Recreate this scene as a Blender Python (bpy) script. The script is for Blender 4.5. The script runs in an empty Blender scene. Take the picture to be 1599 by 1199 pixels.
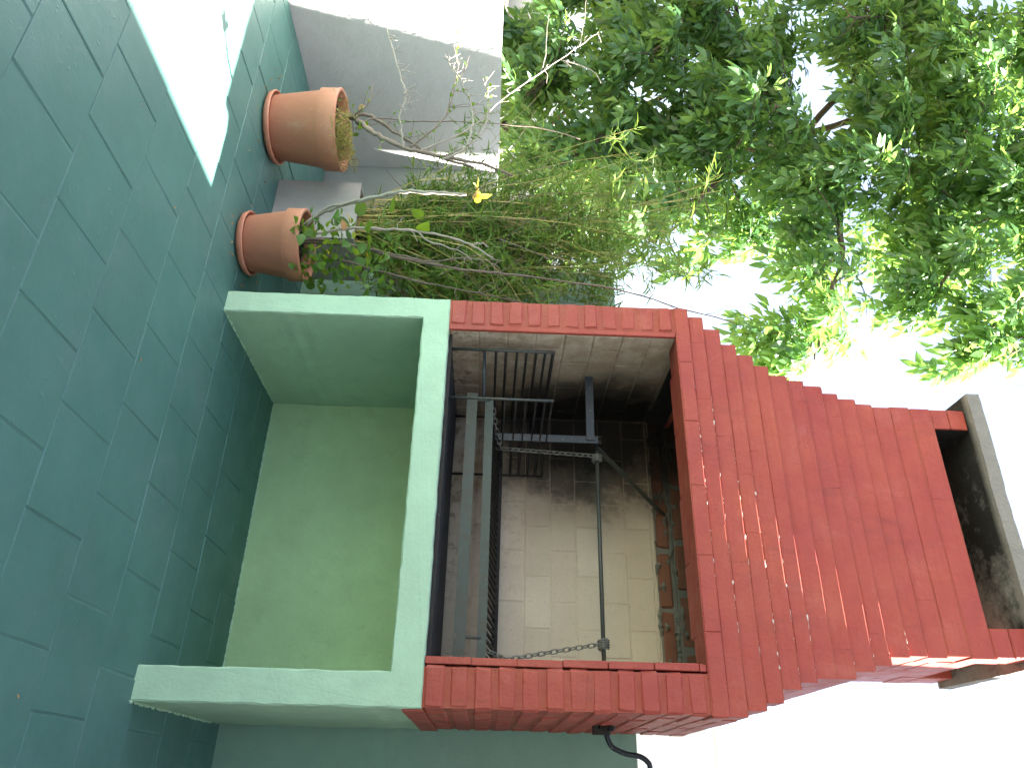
import bpy, bmesh, math, random
import numpy as np
from mathutils import Vector, Matrix

random.seed(11)
RNG = np.random.default_rng(11)
scene = bpy.context.scene
COL = scene.collection

# ------------------------------------------------------------------ camera
CAM = Vector((1.7686, -2.5688, 1.0933))
RIGHT = Vector((0.88005, 0.47348, 0.03638))     # level direction, the photo was taken with the camera turned on its side
FWD = Vector((-0.47439, 0.88003, 0.02233))
UP = Vector((-0.02144, -0.03691, 0.99909))
cam = bpy.data.cameras.new('camera')
cam.sensor_width = 36.0
cam.lens = 36.0 * 1182.6 / 1599.0
cam.clip_start = 0.02
cam.clip_end = 2000
cam_o = bpy.data.objects.new('camera', cam)
COL.objects.link(cam_o)
M = Matrix((UP, -RIGHT, -FWD)).transposed().to_4x4()
M.translation = CAM
cam_o.matrix_world = M
scene.camera = cam_o

# ------------------------------------------------------------------ light
SUN_DIR = Vector((0.62, 0.200, 1.0)).normalized()    # towards the sun
sun_el = math.asin(SUN_DIR.z)
sun_az = math.atan2(SUN_DIR.x, SUN_DIR.y)
world = bpy.data.worlds.new('World')
scene.world = world
world.use_nodes = True
nt = world.node_tree
sky = nt.nodes.new('ShaderNodeTexSky')
sky.sky_type = 'NISHITA'
sky.sun_disc = False
sky.sun_elevation = sun_el
sky.sun_rotation = sun_az
sky.air_density = 1.0
sky.dust_density = 2.5
sky.ozone_density = 0.8
hsv = nt.nodes.new('ShaderNodeHueSaturation')        # hazy, whitish summer sky
hsv.inputs['Saturation'].default_value = 0.75
nt.links.new(sky.outputs[0], hsv.inputs['Color'])
nt.links.new(hsv.outputs[0], nt.nodes['Background'].inputs[0])
nt.nodes['Background'].inputs[1].default_value = 0.038
sun = bpy.data.lights.new('sun', 'SUN')
sun.energy = 5.0
sun.angle = math.radians(0.5)
sun.color = (1.0, 0.95, 0.87)
sun_o = bpy.data.objects.new('sun', sun)
sun_o.rotation_euler = SUN_DIR.to_track_quat('Z', 'Y').to_euler()
sun_o.location = (4, 2, 8)
COL.objects.link(sun_o)
scene.view_settings.view_transform = 'Standard'
scene.view_settings.look = 'None'
scene.view_settings.exposure = 3.85
scene.view_settings.gamma = 1.0
scene.view_settings.use_curve_mapping = False

# ------------------------------------------------------------------ materials
class NT:
    def __init__(s, name):
        s.m = bpy.data.materials.new(name)
        s.m.use_nodes = True
        s.t = s.m.node_tree
        s.b = s.t.nodes['Principled BSDF']
        s.out = s.t.nodes['Material Output']
        s.geo = s.n('ShaderNodeNewGeometry')
    def n(s, typ, **kw):
        nd = s.t.nodes.new(typ)
        for k, v in kw.items():
            setattr(nd, k, v)
        return nd
    def l(s, a, b):
        s.t.links.new(a, b)
    def noise(s, scale, detail=4, rough=0.6, vec=None, dist=0.0):
        nd = s.n('ShaderNodeTexNoise')
        nd.inputs['Scale'].default_value = scale
        nd.inputs['Detail'].default_value = detail
        nd.inputs['Roughness'].default_value = rough
        nd.inputs['Distortion'].default_value = dist
        s.l(vec if vec is not None else s.geo.outputs['Position'], nd.inputs['Vector'])
        return nd.outputs['Fac']
    def stretch(s, sc):
        mp = s.n('ShaderNodeMapping')
        mp.inputs['Scale'].default_value = sc
        s.l(s.geo.outputs['Position'], mp.inputs['Vector'])
        return mp.outputs['Vector']
    def ramp(s, fac, stops):
        r = s.n('ShaderNodeValToRGB')
        e = r.color_ramp.elements
        while len(e) < len(stops):
            e.new(0.5)
        for el, (p, c) in zip(e, stops):
            el.position = p
            el.color = (c, c, c, 1) if isinstance(c, (int, float)) else (*c, 1)
        s.l(fac, r.inputs['Fac'])
        return r.outputs['Color']
    def mix(s, fac, a, b, mode='MIX'):
        m = s.n('ShaderNodeMix')
        m.data_type = 'RGBA'
        m.blend_type = mode
        if isinstance(fac, (int, float)):
            m.inputs[0].default_value = fac
        else:
            s.l(fac, m.inputs[0])
        for i, v in ((6, a), (7, b)):
            if isinstance(v, tuple):
                m.inputs[i].default_value = (*v, 1)
            else:
                s.l(v, m.inputs[i])
        return m.outputs[2]
    def math(s, op, a, b=0.0, clamp=False):
        m = s.n('ShaderNodeMath', operation=op)
        m.use_clamp = clamp
        for i, v in enumerate((a, b)):
            if isinstance(v, (int, float)):
                m.inputs[i].default_value = v
            else:
                s.l(v, m.inputs[i])
        return m.outputs[0]
    def bump(s, h, strength=0.3, dist=0.01, prev=None):
        b = s.n('ShaderNodeBump')
        b.inputs['Strength'].default_value = strength
        b.inputs['Distance'].default_value = dist
        s.l(h, b.inputs['Height'])
        if prev is not None:
            s.l(prev, b.inputs['Normal'])
        return b.outputs['Normal']
    def done(s, col, rough=0.6, nor=None, spec=0.5, metal=0.0):
        if isinstance(col, tuple):
            s.b.inputs['Base Color'].default_value = (*col, 1)
        else:
            s.l(col, s.b.inputs['Base Color'])
        if isinstance(rough, (int, float)):
            s.b.inputs['Roughness'].default_value = rough
        else:
            s.l(rough, s.b.inputs['Roughness'])
        s.b.inputs['Specular IOR Level'].default_value = spec
        s.b.inputs['Metallic'].default_value = metal
        if nor is not None:
            s.l(nor, s.b.inputs['Normal'])
        return s.m

def painted(name, c, vary=0.18, rough=0.6, bump=0.25, rnd=0.0, big=2.2, stain=None, stain_amt=0.0, grain=90, spec=0.4):
    k = NT(name)
    lo = tuple(x * (1 - vary) for x in c)
    hi = tuple(min(0.95, x * (1 + vary)) for x in c)
    col = k.mix(k.ramp(k.noise(big, 5, .65), [(.3, 0.0), (.7, 1.0)]), lo, hi)
    fine = k.noise(grain, 3, .6)
    mid = k.noise(14, 4, .6)
    col = k.mix(k.math('MULTIPLY', k.ramp(mid, [(.4, 0.0), (.75, 1.0)]), .35), col, tuple(x * .82 for x in c))
    if rnd > 0:
        v = k.n('ShaderNodeObjectInfo').outputs['Random']
        col = k.mix(k.math('MULTIPLY', v, rnd), col, tuple(x * .6 for x in c))
    if stain:
        col = k.mix(k.math('MULTIPLY', k.ramp(k.noise(5.3, 6, .7, dist=1.0), [(.56, 0.0), (.72, 1.0)]), stain_amt), col, stain)
        col = k.mix(k.math('MULTIPLY', k.ramp(k.noise(60, 2, .5), [(.68, 0.0), (.74, 1.0)]), stain_amt), col, stain)
    nor = k.bump(fine, bump, .004)
    nor = k.bump(mid, bump * .8, .012, nor)
    return k.done(col, rough, nor, spec)

def mat_floor(name, c):
    k = NT(name)
    a = k.noise(1.3, 5, .6)
    col = k.mix(k.ramp(a, [(.3, 0.0), (.7, 1.0)]), tuple(x * .85 for x in c), tuple(x * 1.12 for x in c))
    v = k.n('ShaderNodeObjectInfo').outputs['Random']
    col = k.mix(k.math('MULTIPLY', v, .12), col, (c[0] * 1.3, c[1] * .85, c[2] * .85))
    # worn dusty film and scuffs
    w = k.ramp(k.noise(3.1, 7, .72, dist=.6), [(.5, 0.0), (.75, 1.0)])
    col = k.mix(k.math('MULTIPLY', w, .38), col, (.135, .19, .195))
    w2 = k.ramp(k.noise(11, 6, .75, dist=1.2), [(.58, 0.0), (.74, 1.0)])
    col = k.mix(k.math('MULTIPLY', w2, .3), col, (.17, .20, .19))
    dk = k.ramp(k.noise(2.3, 6, .7), [(.55, 0.0), (.75, 1.0)])
    col = k.mix(k.math('MULTIPLY', dk, .3), col, (.03, .10, .085))
    st = k.noise(1.0, 4, .6, k.stretch((26, 5, 5)))
    col = k.mix(k.math('MULTIPLY', k.ramp(st, [(.6, 0.0), (.8, 1.0)]), .15), col, (.16, .2, .19))
    sp = k.ramp(k.noise(120, 2, .5), [(.70, 0.0), (.76, 1.0)])
    col = k.mix(k.math('MULTIPLY', sp, .3), col, (.2, .26, .25))
    lump = k.math('MULTIPLY', k.ramp(k.noise(48, 2, .4), [(.64, 0.0), (.8, 1.0)]), k.ramp(k.noise(2.9, 3, .5), [(.48, 0.0), (.6, 1.0)]))
    nor = k.bump(k.noise(150, 3, .6), .12, .003)
    nor = k.bump(lump, .35, .006, nor)
    nor = k.bump(k.noise(7, 4, .6), .2, .01, nor)
    ro = k.ramp(k.noise(9, 4, .6), [(.3, .42), (.75, .62)])
    return k.done(col, ro, nor, .4)

def mat_soot(name, c, rnd=.25, mortar=False):
    """fired clay blackened by the fire at the back left of the hearth"""
    k = NT(name)
    lo, hi = tuple(x * .82 for x in c), tuple(x * 1.1 for x in c)
    col = k.mix(k.noise(6, 5, .6), lo, hi)
    v = k.n('ShaderNodeObjectInfo').outputs['Random']
    col = k.mix(k.math('MULTIPLY', v, rnd), col, (c[0] * .62, c[1] * .56, c[2] * .52))
    # rust brown grease spots low on the bricks
    sep = k.n('ShaderNodeSeparateXYZ')
    k.l(k.geo.outputs['Position'], sep.inputs[0])
    x, y, z = sep.outputs
    low = k.math('SUBTRACT', 1.0, k.math('MULTIPLY', k.math('SUBTRACT', z, .98), 2.6, True), True)
    left = k.math('SUBTRACT', 1.25, k.math('MULTIPLY', x, .9), True)
    spots = k.ramp(k.noise(24, 5, .75), [(.5, 0.0), (.62, 1.0)])
    col = k.mix(k.math('MULTIPLY', k.math('MULTIPLY', spots, low), k.math('MULTIPLY', left, .8)), col, (.10, .055, .03))
    sc = k.math('MULTIPLY', k.ramp(k.noise(13, 6, .72), [(.30, 0.0), (.56, 1.0)]), k.math('SUBTRACT', 1.28, k.math('MULTIPLY', x, 1.25), True))
    col = k.mix(k.math('MULTIPLY', sc, .68), col, (c[0] * .44, c[1] * .36, c[2] * .30))
    fl_ = k.ramp(k.noise(130, 2, .5), [(.64, 0.0), (.72, 1.0)])
    col = k.mix(k.math('MULTIPLY', fl_, .35), col, (c[0] * .35, c[1] * .3, c[2] * .25))
    # soot, thickest round one corner
    d = k.n('ShaderNodeVectorMath', operation='DISTANCE')
    mp = k.n('ShaderNodeMapping')
    mp.inputs['Scale'].default_value = (1.0, 1.0, .8)
    k.l(k.geo.outputs['Position'], mp.inputs['Vector'])
    k.l(mp.outputs[0], d.inputs[0])
    d.inputs[1].default_value = (.16, .78, 1.58 * .8)
    dd = k.math('ADD', d.outputs['Value'], k.math('MULTIPLY', k.math('SUBTRACT', k.noise(6.5, 8, .74), .5), .46))
    soot = k.ramp(k.math('MULTIPLY', dd, 1.0), [(.22, .985 if not mortar else .93), (.36, .82 if not mortar else .55), (.48, .25), (.66, 0.0)])
    # soot under the hood
    up = k.math('MULTIPLY', k.math('SUBTRACT', k.math('ADD', z, k.math('MULTIPLY', k.noise(8, 3, .6), .2)), 1.98), 3.4, True)
    soot = k.math('MAXIMUM', soot, k.math('MULTIPLY', up, .93))
    col = k.mix(soot, col, (.006, .006, .006))
    nor = k.bump(k.noise(70, 4, .65), .35, .004)
    return k.done(col, .85, nor, .2)

def mat_leaf(name, base, trans, rough=.3, tfac=.42, vary=.5, spec=.5):
    k = NT(name)
    rnd = k.geo.outputs['Random Per Island']
    col = k.mix(rnd, tuple(x * (1 - vary) for x in base), (base[0] * (1 + vary * .9), base[1] * (1 + vary * .5), base[2]))
    k.done(col, rough, None, spec)
    tr = k.n('ShaderNodeBsdfTranslucent')
    tcol = k.mix(rnd, tuple(x * .8 for x in trans), (min(1, trans[0] * 1.4), trans[1] * 1.1, trans[2] * .8))
    k.l(tcol, tr.inputs['Color'])
    mx = k.n('ShaderNodeMixShader')
    mx.inputs[0].default_value = tfac
    k.l(k.b.outputs[0], mx.inputs[1])
    k.l(tr.outputs[0], mx.inputs[2])
    k.l(mx.outputs[0], k.out.inputs['Surface'])
    return k.m

def mat_metal(name, c, rust, rough=.55, amt=.5):
    k = NT(name)
    n = k.noise(28, 5, .7)
    col = k.mix(k.math('MULTIPLY', k.ramp(n, [(.45, 0.0), (.65, 1.0)]), amt), c, rust)
    sp = k.ramp(k.noise(85, 2, .5), [(.66, 0.0), (.72, 1.0)])
    col = k.mix(k.math('MULTIPLY', sp, .3), col, (.2, .22, .2))
    nor = k.bump(n, .3, .003)
    return k.done(col, rough, nor, .5, .35)

MINT = painted('mint_paint', (.365, .545, .385), .12, .62, .4, big=2.6, stain=(.25, .33, .24), stain_amt=.25)
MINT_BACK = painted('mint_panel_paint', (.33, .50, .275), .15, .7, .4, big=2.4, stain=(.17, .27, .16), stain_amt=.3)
GREEN_WALL = painted('green_wall_paint', (.22, .37, .29), .10, .75, .4, big=1.2, grain=60)
WHITE_WALL = painted('grey_white_wall_paint', (.50, .50, .49), .07, .75, .4, big=1.5, grain=50)
GREY_WALL = painted('grey_wall_paint', (.30, .31, .28), .09, .8, .4, big=1.5, grain=50)
WHITE_BUILDING = painted('white_plaster', (.50, .56, .60), .04, .8, .3)
HOUSE_PLASTER = painted('house_plaster', (.62, .60, .55), .05, .8, .3)
FLOOR = mat_floor('teal_floor_paint', (.066, .166, .143))
JOINT = painted('floor_joint_paint', (.082, .178, .155), .35, .7, .5)
def mat_red(name, c):
    k = NT(name)
    a = k.noise(2.6, 6, .68)
    col = k.mix(k.ramp(a, [(.32, 0.0), (.68, 1.0)]), (c[0] * .86, c[1] * .82, c[2] * .9), (c[0] * 1.1, c[1] * 1.45, c[2] * 1.05))
    v = k.n('ShaderNodeObjectInfo').outputs['Random']
    col = k.mix(k.math('MULTIPLY', v, .12), col, (c[0] * .72, c[1] * .75, c[2] * .9))
    # chalky faded patches
    f = k.ramp(k.noise(5.2, 7, .75, dist=.7), [(.54, 0.0), (.74, 1.0)])
    col = k.mix(k.math('MULTIPLY', f, .30), col, (.44, .16, .13))
    # brush drag along the courses
    b = k.noise(1.0, 4, .65, k.stretch((3, 3, 95)))
    col = k.mix(k.math('MULTIPLY', k.ramp(b, [(.45, 0.0), (.72, 1.0)]), .22), col, (c[0] * .66, c[1] * .6, c[2] * .6))
    # grime, runs and specks
    g = k.ramp(k.noise(1.0, 6, .72, k.stretch((9, 9, 2.6))), [(.56, 0.0), (.74, 1.0)])
    col = k.mix(k.math('MULTIPLY', g, .38), col, (.13, .032, .026))
    sp = k.ramp(k.noise(75, 3, .6), [(.66, 0.0), (.73, 1.0)])
    sp = k.math('MULTIPLY', sp, k.ramp(k.noise(3.4, 3, .6), [(.45, 0.0), (.62, 1.0)]))
    col = k.mix(k.math('MULTIPLY', sp, .75), col, (.06, .02, .018))
    nor = k.bump(k.noise(85, 4, .65), .45, .004)
    nor = k.bump(k.noise(19, 4, .65), .5, .012, nor)
    return k.done(col, k.ramp(k.noise(11, 4, .6), [(.3, .45), (.75, .7)]), nor, .4)
RED = mat_red('red_brick_paint', (.335, .053, .041))
RED_JOINT = mat_red('red_joint_paint', (.30, .050, .032))
FIRE = mat_soot('firebrick_clay', (.64, .585, .475))
FIRE_JOINT = mat_soot('firebrick_mortar', (.60, .54, .44), 0, True)
RAW = mat_soot('raw_brick_clay', (.24, .11, .07))
RAW_JOINT = mat_soot('grey_mortar', (.20, .20, .17), 0)
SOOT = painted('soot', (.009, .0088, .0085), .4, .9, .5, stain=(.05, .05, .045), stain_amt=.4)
ASH = painted('ash_floor', (.045, .048, .055), .3, .85, .6, stain=(.01, .01, .01), stain_amt=.7)
TERRA = painted('terracotta_clay', (.46, .188, .118), .10, .6, .15, big=5, stain=(.50, .34, .25), stain_amt=.42)
SOIL = painted('potting_soil', (.035, .025, .017), .4, .95, 1.0)
PLANTER = painted('grey_planter_board', (.33, .31, .28), .08, .7, .2, stain=(.2, .19, .17), stain_amt=.3)
STEEL = mat_metal('weathered_steel', (.058, .072, .068), (.07, .045, .03))
STEEL_PALE = mat_metal('pale_painted_steel', (.062, .08, .070), (.07, .05, .035), .6, .5)
STEEL_DARK = mat_metal('burnt_steel', (.02, .02, .02), (.045, .03, .02), .7)
STEEL_BLUE = mat_metal('dark_blue_steel', (.018, .027, .036), (.03, .03, .04), .4, .4)
CHAIN = mat_metal('galvanised_chain', (.20, .21, .19), (.06, .05, .04), .45, .6)
BARK = painted('grey_bark', (.17, .13, .105), .35, .85, .8, grain=50)
BARK_PALE = painted('pale_bark', (.29, .255, .215), .2, .8, .6, grain=60)
BARK_DARK = painted('tree_bark', (.10, .075, .055), .3, .9, .9)
LEAF_TREE = mat_leaf('tree_leaf', (.075, .195, .085), (.22, .45, .09), .33, .5, .5, .65)
LEAF_BAMBOO = mat_leaf('bamboo_leaf', (.11, .22, .05), (.20, .36, .06), .5, .35, .5, .3)
CULM = painted('bamboo_culm', (.32, .27, .08), .4, .6, .2)
LEAF_POT = mat_leaf('shrub_leaf', (.055, .15, .028), (.24, .42, .03), .4, .40, .5, .4)
LEAF_LIME = mat_leaf('young_leaf', (.26, .34, .05), (.5, .6, .05), .4, .40, .25, .4)
LEAF_YELLOW = mat_leaf('yellow_leaf', (.55, .38, .04), (.6, .45, .05), .5, .35, .2, .3)
LEAF_BROWN = mat_leaf('dry_leaf', (.38, .24, .12), (.35, .2, .08), .7, .2, .3, .2)
MOSS = mat_leaf('dry_moss', (.32, .31, .11), (.32, .3, .1), .8, .3, .4, .2)
SOILGROUND = painted('bare_ground', (.16, .13, .09), .3, .95, .6)

def mat_cap():
    k = NT('cap_concrete')
    col = k.mix(k.noise(9, 6, .7), (.19, .185, .165), (.33, .33, .305))
    sep = k.n('ShaderNodeSeparateXYZ')
    k.l(k.geo.outputs['Position'], sep.inputs[0])
    # soot blotches left by the smoke above the opening, cleaner towards the right end
    s = k.ramp(k.math('ADD', k.noise(7, 6, .7), k.math('MULTIPLY', k.math('SUBTRACT', .95, sep.outputs[0]), .35)), [(.36, 0.0), (.56, .96)])
    inside = k.math('MULTIPLY', k.math('SUBTRACT', sep.outputs[1], .185), 30, True)
    inz = k.math('MULTIPLY', k.math('SUBTRACT', 3.085, sep.outputs[2]), 60, True)
    col = k.mix(k.math('MULTIPLY', k.math('MULTIPLY', s, inside), inz), col, (.018, .018, .017))
    nor = k.bump(k.noise(40, 6, .75), .8, .02)
    return k.done(col, .9, nor, .2)
CAP = mat_cap()

# ------------------------------------------------------------------ mesh helpers
def mesh_from(name, verts, faces, mat, smooth=False):
    me = bpy.data.meshes.new(name)
    me.from_pydata([tuple(v) for v in verts], [], faces)
    me.materials.append(mat)
    if smooth:
        me.polygons.foreach_set('use_smooth', [True] * len(me.polygons))
    me.update()
    return me

def link(name, me, parent=None, loc=(0, 0, 0), rot=None):
    o = bpy.data.objects.new(name, me)
    COL.objects.link(o)
    if parent is not None:
        o.parent = parent
    o.location = loc
    if rot is not None:
        o.rotation_euler = rot
    return o

def thing(name, label, cat, loc=(0, 0, 0), group=None, me=None):
    o = link(name, me, None, loc)
    o['label'] = label
    o['category'] = cat
    if group:
        o['group'] = group
    return o

class MB:
    def __init__(s):
        s.v, s.f = [], []
    def add(s, verts, faces):
        b = len(s.v)
        s.v += [Vector(v) for v in verts]
        s.f += [tuple(b + i for i in f) for f in faces]
        return s
    def box(s, x0, x1, y0, y1, z0, z1):
        v = [(x, y, z) for z in (z0, z1) for y in (y0, y1) for x in (x0, x1)]
        return s.add(v, [(0, 2, 3, 1), (4, 5, 7, 6), (0, 1, 5, 4), (2, 6, 7, 3), (0, 4, 6, 2), (1, 3, 7, 5)])
    def bar(s, a, b, w, h, up=(0, 0, 1)):
        a, b = Vector(a), Vector(b)
        d = (b - a).normalized()
        u = Vector(up)
        if abs(d.dot(u)) > .95:
            u = Vector((1, 0, 0))
        r = d.cross(u).normalized()
        u = r.cross(d)
        vs = []
        for p in (a, b):
            for i, j in ((-1, -1), (1, -1), (1, 1), (-1, 1)):
                vs.append(p + r * (i * w / 2) + u * (j * h / 2))
        return s.add(vs, [(3, 2, 1, 0), (4, 5, 6, 7), (0, 1, 5, 4), (1, 2, 6, 5), (2, 3, 7, 6), (3, 0, 4, 7)])
    def tube(s, pts, rad, n=6, cap=True):
        pts = [Vector(p) for p in pts]
        if isinstance(rad, (int, float)):
            rad = [rad] * len(pts)
        base = len(s.v)
        prev = None
        for i, p in enumerate(pts):
            d = (pts[min(i + 1, len(pts) - 1)] - pts[max(i - 1, 0)]).normalized()
            if prev is None:
                q = Vector((0, 0, 1)) if abs(d.z) < .9 else Vector((1, 0, 0))
                r = d.cross(q).normalized()
            else:
                r = (prev - d * prev.dot(d)).normalized()
            prev = r
            w = d.cross(r)
            for k in range(n):
                t = 2 * math.pi * k / n
                s.v.append(p + (r * math.cos(t) + w * math.sin(t)) * rad[i])
        for i in range(len(pts) - 1):
            for k in range(n):
                a, b = base + i * n + k, base + i * n + (k + 1) % n
                s.f.append((a, b, b + n, a + n))
        if cap:
            s.f.append(tuple(base + k for k in reversed(range(n))))
            s.f.append(tuple(base + (len(pts) - 1) * n + k for k in range(n)))
        return s
    def lathe(s, prof, n=48, c=(0, 0, 0), close_bottom=False):
        base = len(s.v)
        for (r, z) in prof:
            for k in range(n):
                t = 2 * math.pi * k / n
                s.v.append(Vector((c[0] + r * math.cos(t), c[1] + r * math.sin(t), c[2] + z)))
        for i in range(len(prof) - 1):
            for k in range(n):
                a, b = base + i * n + k, base + i * n + (k + 1) % n
                s.f.append((a, b, b + n, a + n))
        if close_bottom:
            s.f.append(tuple(base + k for k in reversed(range(n))))
        return s
    def mesh(s, name, mat, smooth=False):
        return mesh_from(name, s.v, s.f, mat, smooth)

def smooth_path(pts, sub=4, wob=0.0):
    """Catmull-Rom through the points, with a little wander"""
    P = [Vector(p) for p in pts]
    out = []
    for i in range(len(P) - 1):
        p0, p1, p2, p3 = P[max(i - 1, 0)], P[i], P[i + 1], P[min(i + 2, len(P) - 1)]
        for k in range(sub):
            t = k / sub
            q = .5 * ((2 * p1) + (p2 - p0) * t + (2 * p0 - 5 * p1 + 4 * p2 - p3) * t * t + (3 * p1 - p0 - 3 * p2 + p3) * t ** 3)
            if wob and not (i == 0 and k == 0):
                q = q + Vector([random.uniform(-wob, wob) for _ in range(3)])
            out.append(q)
    out.append(P[-1])
    return out

def taper(n, a, b):
    return [a + (b - a) * i / max(1, n - 1) for i in range(n)]

# a brick: box with worn chamfered edges, centred; variants shared between equal sizes
_bricks = {}
def chamfer_box(sx, sy, sz, c, jit, rnd):
    V, F = [], []
    hx, hy, hz = sx / 2, sy / 2, sz / 2
    idx = {}
    for ix in (-1, 1):
        for iy in (-1, 1):
            for iz in (-1, 1):
                j = [rnd.uniform(-jit, jit) for _ in range(3)]
                cx = [q_ * rnd.uniform(.7, 1.4) for q_ in (c if isinstance(c, tuple) else (c, c, c))]
                p = (ix * hx + j[0], iy * hy + j[1], iz * hz + j[2])
                for ax in range(3):
                    q = list(p)
                    for o in range(3):
                        if o != ax:
                            q[o] -= (ix, iy, iz)[o] * cx[o]
                    idx[(ix, iy, iz, ax)] = len(V)
                    V.append(tuple(q))
    S = (-1, 1)
    def key(ax, sgn, a, b):
        t = [0, 0, 0]
        o = [k for k in range(3) if k != ax]
        t[ax] = sgn
        t[o[0]], t[o[1]] = a, b
        return tuple(t)
    for ax in range(3):
        for sgn in S:
            loop = [idx[(*key(ax, sgn, a, b), ax)] for a, b in ((-1, -1), (1, -1), (1, 1), (-1, 1))]
            if (sgn < 0) != (ax == 1):
                loop.reverse()
            F.append(tuple(loop))
    for ax in range(3):                       # edges running along ax
        o = [k for k in range(3) if k != ax]
        for a in S:
            for b in S:
                def at(s, which):
                    t = [0, 0, 0]
                    t[ax], t[o[0]], t[o[1]] = s, a, b
                    return idx[(*t, which)]
                F.append((at(-1, o[0]), at(1, o[0]), at(1, o[1]), at(-1, o[1])))
    for ix in S:
        for iy in S:
            for iz in S:
                F.append(tuple(idx[(ix, iy, iz, ax)] for ax in range(3)))
    return V, F

def fix_normals(me):
    bm = bmesh.new()
    bm.from_mesh(me)
    bmesh.ops.recalc_face_normals(bm, faces=bm.faces)
    bm.to_mesh(me)
    bm.free()

def brick(name, parent, x0, x1, y0, y1, z0, z1, mat, c=.004, jit=.0015, nvar=5, shift=.0015):
    sx, sy, sz = round(x1 - x0, 3), round(y1 - y0, 3), round(z1 - z0, 3)
    v = random.randrange(nvar)
    key = (sx, sy, sz, mat.name, v, c)
    me = _bricks.get(key)
    if me is None:
        V, F = chamfer_box(sx, sy, sz, c, jit, random)
        me = mesh_from(name, V, F, mat)
        fix_normals(me)
        _bricks[key] = me
    s = lambda: random.uniform(-shift, shift)
    return link(name, me, parent, ((x0 + x1) / 2 + s(), (y0 + y1) / 2 + s(), (z0 + z1) / 2 + s() * .6))

# ------------------------------------------------------------------ ground and patio floor
g = MB().add([(-900, -900, -.06), (900, -900, -.06), (900, 900, -.06), (-900, 900, -.06)], [(0, 1, 2, 3)])
o = link('ground', g.mesh('ground', SOILGROUND))
o['kind'] = 'structure'

PX, PY = .279, .2855
FX0, FX1, FY0, FY1 = -1.66, 2.25, -3.66, .92
fl = MB().box(FX0 - .02, FX1 + .02, FY0, FY1 + .04, -.05, -.0032).mesh('patio_floor', JOINT)
floor = link('patio_floor', fl)
floor['kind'] = 'structure'
tile_cache = {}
row = 0
y = .0345 + PY * 4
k = 0
while y > FY0:
    y1 = min(y, FY1)
    y0 = max(y - PY, FY0)
    off = .0844 if k % 2 == 0 else .0844 + PX / 2
    x = off - PX * math.ceil((off - FX0) / PX)
    while x < FX1:
        a, b = max(x, FX0), min(x + PX, FX1)
        if b - a > .03 and y1 - y0 > .03 and not (a > 1.6 and y1 < -1.6) and not (y1 < -2.3):
            gx, gy = .0018, .0010
            me_key = (round(b - a, 3), round(y1 - y0, 3), random.randrange(5))
            me = tile_cache.get(me_key)
            if me is None:
                V, F = chamfer_box(b - a - 2 * gx, y1 - y0 - 2 * gy, .03, (.0034, .0022, .003), .0008, random)
                me = mesh_from('tile', V, F, FLOOR)
                fix_normals(me)
                tile_cache[me_key] = me
            link('tile', me, floor, ((a + b) / 2, (y0 + y1) / 2, -.0155 + random.uniform(-.0012, .0012)),
                 (random.uniform(-.004, .004), random.uniform(-.005, .005), 0))
        x += PX
    y -= PY
    k += 1

# ------------------------------------------------------------------ walls and buildings round the patio
def rough_slab(x0, x1, y0, y1, z0, z1, step, amp, mat, name):
    """a plastered wall: box with slightly wandering faces"""
    bm = bmesh.new()
    bmesh.ops.create_cube(bm, size=1)
    for v in bm.verts:
        v.co = Vector((x0 if v.co.x < 0 else x1, y0 if v.co.y < 0 else y1, z0 if v.co.z < 0 else z1))
    for ax in range(3):
        lo, hi = ((x0, x1), (y0, y1), (z0, z1))[ax]
        n = min(60, int((hi - lo) / step))
        for i in range(1, n):
            co = [0, 0, 0]
            co[ax] = lo + (hi - lo) * i / n
            no = [0, 0, 0]
            no[ax] = 1
            geom = bm.verts[:] + bm.edges[:] + bm.faces[:]
            bmesh.ops.bisect_plane(bm, geom=geom, plane_co=co, plane_no=no)
    from mathutils import noise as mn
    for v in bm.verts:
        p = v.co.copy()
        v.co += Vector((mn.noise(p * 3.1), mn.noise(p * 3.3 + Vector((7, 1, 3))), mn.noise(p * 2.9 + Vector((1, 9, 4))))) * amp
        v.co += Vector((mn.noise(p * 17), mn.noise(p * 19 + Vector((7, 1, 3))), mn.noise(p * 18 + Vector((1, 9, 4))))) * amp * .4
    me = bpy.data.meshes.new(name)
    bm.to_mesh(me)
    bm.free()
    me.materials.append(mat)
    return me

thing('low_wall', 'low grey white side wall beside the larger terracotta pot, its near end sunlit', 'wall',
      me=rough_slab(-1.83, -1.665, -4.2, 1.0, -.05, 1.066, .12, .006, WHITE_WALL, 'low_wall'))
thing('rear_low_wall', 'low pale wall behind the bamboo and the grey planter', 'wall',
      me=rough_slab(-1.83, -.86, 1.004, 1.14, -.05, 1.06, .12, .005, GREY_WALL, 'rear_low_wall'))
thing('green_wall', 'green painted wall directly behind the brick barbecue', 'wall',
      me=rough_slab(-.855, 2.24, .925, 1.08, -.05, 1.745, .12, .005, GREEN_WALL, 'green_wall'))

hb = thing('neighbour_building', 'white building standing in the glare behind the green wall', 'building', (1.5, 6.5, 0))
link('wall', MB().box(-.35, 6, -.5, 4, -.06, 3.5).mesh('wall', WHITE_BUILDING), hb)
link('coping', MB().box(-.36, 6.05, -.515, 4.05, 3.5, 3.56).mesh('coping', WHITE_BUILDING), hb)

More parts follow.
